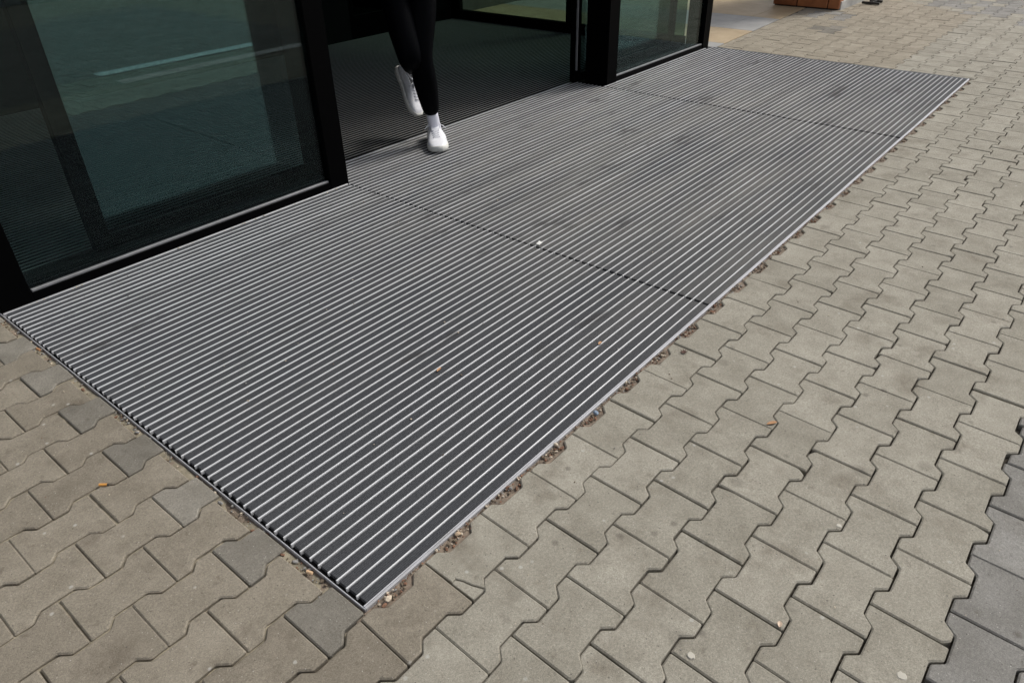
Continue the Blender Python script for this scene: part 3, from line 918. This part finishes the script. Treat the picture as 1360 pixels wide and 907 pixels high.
# upper body (above the picture): one continuous body with arms, hands and head, jacket over it
ch = pel + Vector((0, 0, .36)); nk = ch + Vector((0, 0, .155)); hd = nk + Vector((0, 0, .145))
def arm(side, swing):
    sh_ = ch + HR * (0.19 * side) + Vector((0, 0, .10))
    el = sh_ + HR * (0.05 * side) + HF * (0.06 * swing) + Vector((0, 0, -.27))
    wr = el + HF * 0.20 + HR * (-0.06 * side) + Vector((0, 0, -.06))
    return sh_, el, wr
BV = [(pel, 0.09), (pel + Vector((0, 0, .18)), 0.08), (ch, 0.085), (nk, 0.060), (hd - Vector((0, 0, .05)) + HF * .015, 0.058), (hd + Vector((0, 0, .02)), (0.078, 0.088)), (hd + Vector((0, 0, .09)) - HF * .01, 0.070), (hd + HF * 0.100 + Vector((0, 0, -.012)), 0.012), (hd + HF * 0.070 + Vector((0, 0, -.085)), 0.022)]
BE = [(0, 1), (1, 2), (2, 3), (3, 4), (4, 5), (5, 6), (5, 7), (4, 8)]
JV = [(pel + Vector((0, 0, .02)), 0.135), (pel + Vector((0, 0, .18)), 0.125), (ch, 0.14), (nk - Vector((0, 0, .02)), 0.074)]
JE = [(0, 1), (1, 2), (2, 3)]
for side, swing in ((1, -1.0), (-1, 1.0)):
    s_, e_, w_ = arm(side, swing)
    i0 = len(BV)
    d = (w_ - e_).normalized()
    palm = w_ + d * 0.05
    BV += [(s_, 0.05), (e_, 0.038), (w_, 0.024), (palm, (0.034, 0.016))]
    BE += [(2, i0), (i0, i0 + 1), (i0 + 1, i0 + 2), (i0 + 2, i0 + 3)]
    across = HF
    for q in range(4):
        off = across * (0.024 - 0.016 * q)
        ln = (0.066, 0.076, 0.072, 0.056)[q]
        a0 = len(BV)
        curl = HR * (-side)
        BV += [(palm + off + d * 0.035, 0.0085), (palm + off + d * (0.035 + ln * .5) + curl * 0.010, 0.008), (palm + off + d * (0.035 + ln * .85) + curl * 0.030, 0.0065)]
        BE += [(i0 + 3, a0), (a0, a0 + 1), (a0 + 1, a0 + 2)]
    a0 = len(BV)
    BV += [(palm + across * 0.035 + d * 0.0, 0.010), (palm + across * 0.050 + d * 0.035 + HR * (-side * 0.01), 0.0085)]
    BE += [(i0 + 3, a0), (a0, a0 + 1)]
    j0 = len(JV)
    JV += [(s_, 0.066), (e_, 0.052), (lerp(e_, w_, .9), 0.040)]
    JE += [(2, j0), (j0, j0 + 1), (j0 + 1, j0 + 2)]
skin_body('body', BV, BE, M_SKIN, person)
skin_body('jacket', JV, JE, M_TOP, person)
hb = MB()
hc = hd + Vector((0, 0, .055)) - HF * 0.02
rings = []
for i in range(9):
    th = math.pi * (0.03 + 0.62 * i / 8)
    rings.append([hc + HF * (0.105 * math.sin(th) * math.cos(a) - 0.012) + HR * (0.095 * math.sin(th) * math.sin(a)) + Vector((0, 0, 0.115 * math.cos(th) - (0.05 if math.cos(a) < 0 and i > 5 else 0))) for a in [k * 2 * math.pi / 20 for k in range(20)]])
hb.ring_loft(rings, True); hb.build('hair', M_HAIR, person, smooth=True)
M_EYE = plain('eye_white', (0.75, 0.74, 0.72), 0.25)
M_LIP = plain('lips', (0.40, 0.17, 0.15), 0.5)
for sgn in (-1, 1):
    eb = MB(); eb.blob(tuple(hd + HF * 0.076 + HR * (0.031 * sgn) + Vector((0, 0, .016))), 0.014, 0.014, 0.009, 3); eb.build('eye', M_EYE, person, smooth=True)
    ib = MB(); ib.blob(tuple(hd + HF * 0.084 + HR * (0.031 * sgn) + Vector((0, 0, .016))), 0.008, 0.008, 0.008, 4); ib.build('pupil', M_HAIR, person, smooth=True)
    er = MB(); er.blob(tuple(hd + HR * (0.084 * sgn) - HF * 0.005), 0.014, 0.022, 0.032, 6); er.build('ear', M_SKIN, person, smooth=True)
lb = MB(); lb.blob(tuple(hd + HF * 0.083 + Vector((0, 0, -.052))), 0.022, 0.022, 0.008, 9); lb.build('mouth', M_LIP, person, smooth=True)

# ---- sneakers: lofted in shoe space (x heel->toe, y across, z up), then placed
def shoe(origin, ax, az, sc=1.0):
    """origin: world point under the toe tip; ax: heel->toe; az: up out of the shoe"""
    ax = ax.normalized(); az = (az - ax * az.dot(ax)).normalized(); ay = az.cross(ax)
    Lg = 0.292
    def W(x, y, z): return origin + (ax * (x - Lg) + ay * y + az * z) * sc
    hw = lambda t: [0.030, 0.037, 0.039, 0.0385, 0.038, 0.040, 0.045, 0.0505, 0.053, 0.0525, 0.049, 0.041, 0.024][min(12, max(0, int(round(t * 12))))]
    cen = lambda t: 0.006 * math.sin(t * math.pi) - 0.002
    N_ = 25
    def hwl(t):
        k = t * 12; i = min(11, int(k)); w_ = k - i
        arr = [0.026, 0.036, 0.039, 0.0385, 0.038, 0.040, 0.045, 0.0505, 0.053, 0.0525, 0.049, 0.040, 0.020]
        return arr[i] * (1 - w_) + arr[i + 1] * w_
    # sole
    rings = []
    for i in range(N_):
        t = i / (N_ - 1); x = Lg * t; w_ = hwl(t) * 1.05; c_ = cen(t)
        spring = 0.010 * max(0, (t - .78) / .22) ** 2 + 0.004 * max(0, (.12 - t) / .12)
        zt = 0.034 - 0.006 * math.sin(t * math.pi) ** 2 + spring * .4
        r = []
        for (yy_, zz_) in ((-.86, 0.0), (-1.0, .12), (-1.03, .5), (-1.0, .92), (-.90, 1.0), (.90, 1.0), (1.0, .92), (1.03, .5), (1.0, .12), (.86, 0.0)):
            r.append(W(x, c_ + w_ * yy_, spring * (1 - zz_) + zt * zz_))
        rings.append(r)
    sole = MB(); sole.ring_loft(rings, True)
    # upper: cross sections from heel to toe; open collar at the top from heel to mid
    def top_h(t):
        pts = [(0, .092), (.10, .098), (.22, .086), (.34, .083), (.42, .088), (.52, .083), (.64, .069), (.76, .056), (.86, .050), (.94, .042), (1, .026)]
        for (a, ha), (c2, hc2) in zip(pts[:-1], pts[1:]):
            if a <= t <= c2: return ha + (hc2 - ha) * (t - a) / (c2 - a)
        return .03
    up = MB(); rings = []
    K = 15
    for i in range(N_):
        t = 0.015 + 0.97 * i / (N_ - 1); x = Lg * t; w_ = hwl(t) * 0.985; c_ = cen(t); h_ = top_h(t)
        r = []
        for k in range(K):
            a = math.pi * k / (K - 1)
            cy_ = math.cos(a); sz = math.sin(a)
            n_ = 2.6 if t > .6 else 3.4
            yy_ = math.copysign(abs(cy_) ** (2 / n_), cy_) * (1 - 0.22 * (sz ** 3) * (t < .62))
            zz_ = abs(sz) ** (2 / n_)
            r.append(W(x, c_ + w_ * yy_, 0.028 + (h_ - 0.028) * zz_))
        rings.append(r)
    b_ = len(up.v)
    vv_ = [p for r in rings for p in r]
    ff_ = []
    for i in range(N_ - 1):
        t = i / (N_ - 1)
        for k in range(K - 1):
            if t < 0.40 and 4 <= k <= 9: continue        # collar opening
            ff_.append((i * K + k, i * K + k + 1, (i + 1) * K + k + 1, (i + 1) * K + k))
    ff_.append(tuple((N_ - 1) * K + k for k in range(K)))
    ff_.append(tuple(reversed([k for k in range(K)])))
    up.add(vv_, ff_)
    o = up.build('shoe', M_SHOE, person, origin=origin, smooth=True)
    sd_ = o.modifiers.new('thick', 'SOLIDIFY'); sd_.thickness = 0.004; sd_.offset = -1
    so_ = sole.build('sole', M_SOLE, o, origin=origin, smooth=True)
    # padded collar
    cp = []
    for k in range(25):
        a = k / 24 * 2 * math.pi
        cp.append(W(0.062 + 0.052 * math.cos(a), cen(.2) + 0.031 * math.sin(a), 0.088 + 0.006 * math.cos(a * 1) + 0.004 * math.cos(2 * a)))
    cb = MB(); cb.tube(cp, 0.0058, 8); cb.build('collar', M_SHOE, o, origin=origin, smooth=True)
    # toe cap seam, eyelet facing, laces
    lc = MB()
    for q in range(6):
        x = 0.128 + q * 0.0155; t = x / Lg; h_ = top_h(t) + 0.0035
        lc.tube([W(x, -0.024, h_ - 0.010), W(x + .003, -0.012, h_), W(x + .002, 0.0, h_ + 0.002), W(x + .003, 0.012, h_), W(x, 0.024, h_ - 0.010)], 0.0028, 6)
    for sgn in (-1, 1):
        lc.tube([W(0.124, 0.0, .094), W(0.122, sgn * 0.020, .104), W(0.130, sgn * 0.042, .098), W(0.138, sgn * 0.056, .086)], 0.0024, 6)
        lc.tube([W(0.124, 0.0, .094), W(0.114, sgn * 0.016, .112), W(0.124, sgn * 0.032, .106), W(0.122, 0, .094)], 0.0022, 6)
    lc.build('laces', M_SHOE, o, origin=origin, smooth=True)
    tg = MB()
    tg.ring_loft([[W(0.150, -0.022, .080), W(0.150, 0.022, .080), W(0.152, 0.020, .086), W(0.152, -0.020, .086)], [W(0.112, -0.024, .104), W(0.112, 0.024, .104), W(0.118, 0.022, .108), W(0.118, -0.022, .108)]], True)
    tg.build('tongue', M_SHOE, o, origin=origin)
    # stitched overlay panels (raised 1 mm)
    ov = MB()
    for sgn in (-1, 1):
        for xa, xb in ((0.215, 0.225), (0.060, 0.068)):
            ta = xa / Lg
            pts = []
            for k in range(7):
                a = math.pi * (0.06 + 0.40 * k / 6)
                n_ = 2.6 if ta > .6 else 3.4
                yy_ = (abs(math.cos(a)) ** (2 / n_)) * (1 - 0.22 * (math.sin(a) ** 3) * (ta < .62)); zz_ = abs(math.sin(a)) ** (2 / n_)
                pts.append(W(xa - 0.010 * k / 6, cen(ta) + sgn * (hwl(ta) * .985 * yy_ + 0.0006), 0.028 + (top_h(ta) - 0.028) * zz_ + 0.0006))
            ov.tube(pts, 0.0016, 5)
    ov.build('seam', M_SOLE, o, origin=origin, smooth=True)
    return o
shoe(TOE + Vector((0, 0, 0.0035)), HF * 0.99 + HR * 0.06, Vector((0, 0, 1)), 1.10)
rt = P3(-0.33, -0.115, 0.125)
rheel = P3(-0.45, -0.205, 0.385)
shoe(rt, rt - rheel, HF * 0.62 + HR * 0.70 + Vector((0, 0, .2)), 1.04)
for a_, k_ in ((fa, hem_f), (ra, hem_r)):
    d = (k_ - a_).normalized()
    b = MB()
    b.tube([a_ - d * 0.045, a_ - d * 0.01, a_ + d * 0.03, a_ + d * 0.07, a_ + d * 0.105], [0.036, 0.037, 0.035, 0.034, 0.034], 16)
    b.build('sock', M_SOCK, person, smooth=True)

# ================================================================ SMALL DEBRIS
M_ST = [plain('reddish_grit', (0.20, 0.105, 0.065), 0.9, noise=0.4), plain('brown_grit', (0.15, 0.115, 0.08), 0.9, noise=0.4),
        plain('cream_grit', (0.52, 0.44, 0.34), 0.85, noise=0.2), plain('grey_grit', (0.26, 0.25, 0.235), 0.9, noise=0.3)]
db = MB(); sd_i = 0
# notches of the paver column along the right side of the mat
n = -1
while True:
    x = -0.034 + 0.2 * n
    n += 1
    if x > 5.95: break
    dens = 38 if x < 2.6 else 18
    for q in range(dens):
        xx = x + 0.1 + rnd.gauss(0, 0.031)
        if abs(xx - x - 0.1) > 0.056 or xx < -0.02 or xx > 5.83: continue
        yy = -0.0125 - rnd.random() * 0.024
        s = 0.0015 + 0.0036 * rnd.random() ** 2
        sd_i += 1
        mi = rnd.choices((0, 1, 2, 3), (5, 6, 1.6, 2))[0]
        db.blob((xx, yy, -0.008 + rnd.random() * 0.006), s * (1 + rnd.random()), s, s * .8, sd_i, mi)
    for q in range(22 if x < 2.6 else 8):
        xx = x + rnd.random() * 0.2
        if xx < -0.01 or xx > 5.82: continue
        s = 0.0014 + 0.0022 * rnd.random() ** 2
        sd_i += 1
        db.blob((xx, -0.0125 - rnd.random() * 0.006, -0.004 + rnd.random() * 0.003), s * 1.3, s, s, sd_i, rnd.choice((0, 1, 2, 3)))
for q in range(300):       # gap along the front end of the mat
    yy = -0.01 + rnd.random() * 2.09
    xx = -0.009 - rnd.random() * 0.022
    s = 0.0015 + 0.004 * rnd.random() ** 3
    sd_i += 1
    db.blob((xx, yy, -0.010 + rnd.random() * 0.006), s, s * (1 + rnd.random()), s * .8, sd_i, rnd.choices((0, 1, 2, 3), (2, 5, 1, 4))[0])
for q in range(420):       # loose crumbs on the pavers and in their joints
    xx = rnd.uniform(-0.9, 3.2); yy = rnd.uniform(-1.3, 2.0)
    if -0.02 < xx < 5.84 and yy > -0.02: continue
    s = 0.0009 + 0.0017 * rnd.random() ** 3
    sd_i += 1
    db.blob((xx, yy, 0.0005), s * 1.3, s, s * .7, sd_i, rnd.choices((0, 1, 2, 3), (1, 2, 3, 3))[0])
for q in range(90):        # pale crumbs caught along the glass front
    xx = rnd.choice((rnd.uniform(0.05, 1.66), rnd.uniform(4.3, 5.7)))
    sd_i += 1
    s = 0.001 + 0.003 * rnd.random() ** 3
    db.blob((xx, 2.068 - abs(rnd.gauss(0, 0.006)), 0.003), s * 1.4, s, s * .8, sd_i, rnd.choice((2, 2, 3)))
for q in range(330):       # crumbs and fluff on the mat
    xx = rnd.uniform(0.05, 5.7); yy = rnd.uniform(0.03, 2.05)
    s = 0.001 + 0.0022 * rnd.random() ** 3
    sd_i += 1
    db.blob((xx, yy, 0.002), s * 1.4, s, s * .6, sd_i, rnd.choices((0, 1, 2, 3), (1, 2, 3, 1))[0])
dbo = db.build('grit', M_ST)
props(dbo, 'brown grit and crumbs collected along the edges of the mat', kind='stuff')

# packed dirt in the edge gaps
eg = MB()
def dirt_strip(x0, x1, y0, y1, nx, ny, zb):
    vv_ = []
    for j in range(ny + 1):
        for i in range(nx + 1):
            x = x0 + (x1 - x0) * i / nx; y = y0 + (y1 - y0) * j / ny
            vv_.append((x, y, zb + 0.0035 * mn.noise(Vector((x * 22, y * 22, 1.0))) + 0.0015 * mn.noise(Vector((x * 90, y * 90, 5.0)))))
    eg.add(vv_, [(j * (nx + 1) + i, j * (nx + 1) + i + 1, (j + 1) * (nx + 1) + i + 1, (j + 1) * (nx + 1) + i) for j in range(ny) for i in range(nx)])
dirt_strip(-0.012, 5.85, -0.0425, -0.0106, 700, 5, -0.0085)
dirt_strip(-0.036, -0.0069, -0.03, 2.1, 4, 260, -0.0115)
ego = eg.build('packed_dirt', M_MORTAR, smooth=True)
props(ego, 'grey brown packed dirt between the mat edging and the pavers', kind='stuff')

def thing_blob(name, c, rx, ry, rz, mt, label, cat, group=None):
    mb = MB(); mb.blob(c, rx, ry, rz, int(c[0] * 1000) + 5)
    o = mb.build(name, mt, None, origin=c)
    bv = o.modifiers.new('bevel', 'BEVEL'); bv.width = min(rx, ry, rz) * .18; bv.segments = 1
    return props(o, label, cat, group)
M_CREAM = plain('cream_stone', (0.62, 0.52, 0.40), 0.8, noise=0.2, nscale=150)
M_BLUE = plain('blue_grey_stone', (0.20, 0.26, 0.34), 0.6, noise=0.2, nscale=150)
thing_blob('pebble', (0.045, -0.029, 0.001), 0.011, 0.008, 0.006, M_CREAM, 'cream pebble in the paver notch nearest the front corner of the mat', 'pebble', 'pebbles along the mat edge')
thing_blob('pebble', (0.283, -0.022, 0.001), 0.010, 0.007, 0.006, plain('tan_stone', (0.50, 0.37, 0.25), .8, noise=.2), 'tan pebble in the second paver notch along the mat edge', 'pebble', 'pebbles along the mat edge')
thing_blob('pebble', (0.700, -0.016, 0.001), 0.010, 0.0055, 0.005, M_CREAM, 'pale flat pebble next to the blue grey stone at the mat edge', 'pebble', 'pebbles along the mat edge')
thing_blob('pebble', (0.890, -0.025, 0.0005), 0.012, 0.010, 0.006, M_BLUE, 'blue grey pebble at the mat edge', 'pebble', 'pebbles along the mat edge')

# cigarette butts
M_FILT = plain('orange_filter_paper', (0.72, 0.34, 0.08), 0.7, noise=0.1, nscale=300)
M_ASH = plain('burnt_tip', (0.05, 0.045, 0.04), 0.9)
def butt(x, y, ang, label, mt, ln=0.022, r=0.0038):
    o = empty('cigarette_butt', (x, y, 0.001), label, 'cigarette butt', 'cigarette butts')
    d = Vector((math.cos(ang), math.sin(ang), 0))
    c = Vector((x, y, r + 0.001))
    b1 = MB(); b1.tube([c - d * ln / 2, c + d * ln / 2], r, 10); b1.build('filter', mt, o, smooth=False)
    b2 = MB(); b2.tube([c + d * (ln / 2 + .0002), c + d * (ln / 2 + 0.005)], [r * .9, r * .6], 8); b2.build('tip', M_ASH, o)
    return o
butt(-0.191, 0.848, YAW - math.pi / 2, 'orange cigarette butt on the pavers left of the mat', M_FILT)
butt(-0.022, 0.169, 1.9, 'pale tan cigarette butt in the gap at the front end of the mat', plain('tan_filter', (0.62, 0.42, 0.25), .8, noise=.1), 0.016)
butt(-0.020, 1.70, 1.7, 'orange brown cigarette butt in the gap near the door post', plain('faded_filter', (0.45, 0.22, 0.10), .8, noise=.1), 0.02)

# dry leaves: curled little blades
def leaf_bit(x, y, ang, ln, w, mt, label, curl=0.3, z=0.003):
    mb = MB(); n_ = 6; vv_ = []
    ca, sa = math.cos(ang), math.sin(ang)
    for i in range(n_ + 1):
        t = i / n_
        ww = w * math.sin(math.pi * min(1, max(0.04, t * .94 + .03))) ** .7
        for s_ in (-1, 0, 1):
            lx = (t - .5) * ln; ly = s_ * ww / 2
            lz = z + abs(s_) * ww * curl + 0.25 * curl * ln * (t - .5) ** 2
            vv_.append((x + lx * ca - ly * sa, y + lx * sa + ly * ca, lz))
    ff_ = [(i * 3 + k, i * 3 + k + 1, i * 3 + k + 4, i * 3 + k + 3) for i in range(n_) for k in range(2)]
    mb.add(vv_, ff_)
    o = mb.build('dry_leaf', mt, None, origin=(x, y, 0.001))
    sd_ = o.modifiers.new('thick', 'SOLIDIFY'); sd_.thickness = 0.0006
    return props(o, label, 'leaf', 'dry leaf scraps')
M_LF_O = plain('orange_leaf', (0.46, 0.25, 0.12), 0.7, noise=0.3, nscale=120)
M_LF_B = plain('dark_brown_leaf', (0.09, 0.042, 0.028), 0.7, noise=0.3, nscale=120)
M_LF_P = plain('pale_leaf', (0.60, 0.47, 0.36), 0.7, noise=0.2, nscale=120)
leaf_bit(0.756, 0.504, 0.2, 0.024, 0.010, M_LF_O, 'orange leaf scrap on the near mat section', z=0.0035)
leaf_bit(1.210, 0.174, 0.1, 0.020, 0.010, M_LF_O, 'small orange leaf scrap on the near mat section close to the paver edge', z=0.0035)
leaf_bit(1.165, -0.458, -0.6, 0.034, 0.012, M_LF_O, 'orange leaf scrap lying in a paver joint', z=0.001)
leaf_bit(0.530, -0.742, 0.3, 0.016, 0.011, M_LF_P, 'pale leaf scrap at a paver joint near the bottom of the picture', z=0.002)
# dark lobed leaf on a paver
mb = MB()
lob = []
for i in range(16):
    a = i / 16 * 2 * math.pi
    r = 0.017 if i % 2 == 0 else 0.007
    lob.append((1.339 + r * math.cos(a), -0.077 + r * .8 * math.sin(a), 0.0025 + (0.004 if i % 2 == 0 else 0)))
mb.add(lob + [(1.339, -0.077, 0.0022)], [(i, (i + 1) % 16, 16) for i in range(16)])
o = mb.build('dry_leaf', M_LF_B, None, origin=(1.339, -0.077, 0.001))
o.modifiers.new('thick', 'SOLIDIFY').thickness = 0.0008
props(o, 'dark brown lobed dry leaf on a paver beside the mat edge', 'leaf', 'dry leaf scraps')
# white crumpled scrap at the mat joint
M_PAPER = plain('white_paper', (0.78, 0.77, 0.74), 0.8, noise=0.1)
mb = MB()
vv_ = []
for j in range(4):
    for i in range(6):
        x = 1.694 + i * 0.0062; y = 0.812 + j * 0.0065
        vv_.append((x, y + 0.15 * (x - 1.70), 0.0045 + 0.004 * abs(mn.noise(Vector((i * .9, j * 1.1, 4.2))))))
mb.add(vv_, [(j * 6 + i, j * 6 + i + 1, (j + 1) * 6 + i + 1, (j + 1) * 6 + i) for j in range(3) for i in range(5)])
o = mb.build('paper_scrap', M_PAPER, None, origin=(1.71, 0.825, 0.003))
o.modifiers.new('thick', 'SOLIDIFY').thickness = 0.0007
props(o, 'crumpled white paper scrap on the joint between near and middle mat sections', 'paper scrap')
# trodden chewing gum spots
M_GUM = plain('old_gum', (0.50, 0.47, 0.40), 0.8, noise=0.1)
def gum(x, y, r, label):
    mb = MB(); rg = random.Random(int(x * 999))
    ring = [(x + r * (0.85 + .3 * rg.random()) * math.cos(a), y + r * (0.85 + .3 * rg.random()) * math.sin(a)) for a in [k * 2 * math.pi / 14 for k in range(14)]]
    v = [(a, c, 0.0005) for a, c in ring] + [(x + (a - x) * .8, y + (c - y) * .8, 0.0024) for a, c in ring]
    mb.add(v, [tuple(range(14, 28))] + [(i, (i + 1) % 14, 14 + (i + 1) % 14, 14 + i) for i in range(14)])
    props(mb.build('chewing_gum', M_GUM, None, origin=(x, y, 0)), label, 'chewing gum', 'trodden gum spots')
gum(0.569, -0.979, 0.0105, 'round pale gum spot on a beige paver beside the dark grey pavers')
gum(0.345, -0.628, 0.0085, 'oval pale gum spot on a paver at the bottom edge of the picture')
gum(0.890, -0.745, 0.007, 'small pale gum spot on a paver in the lower right')
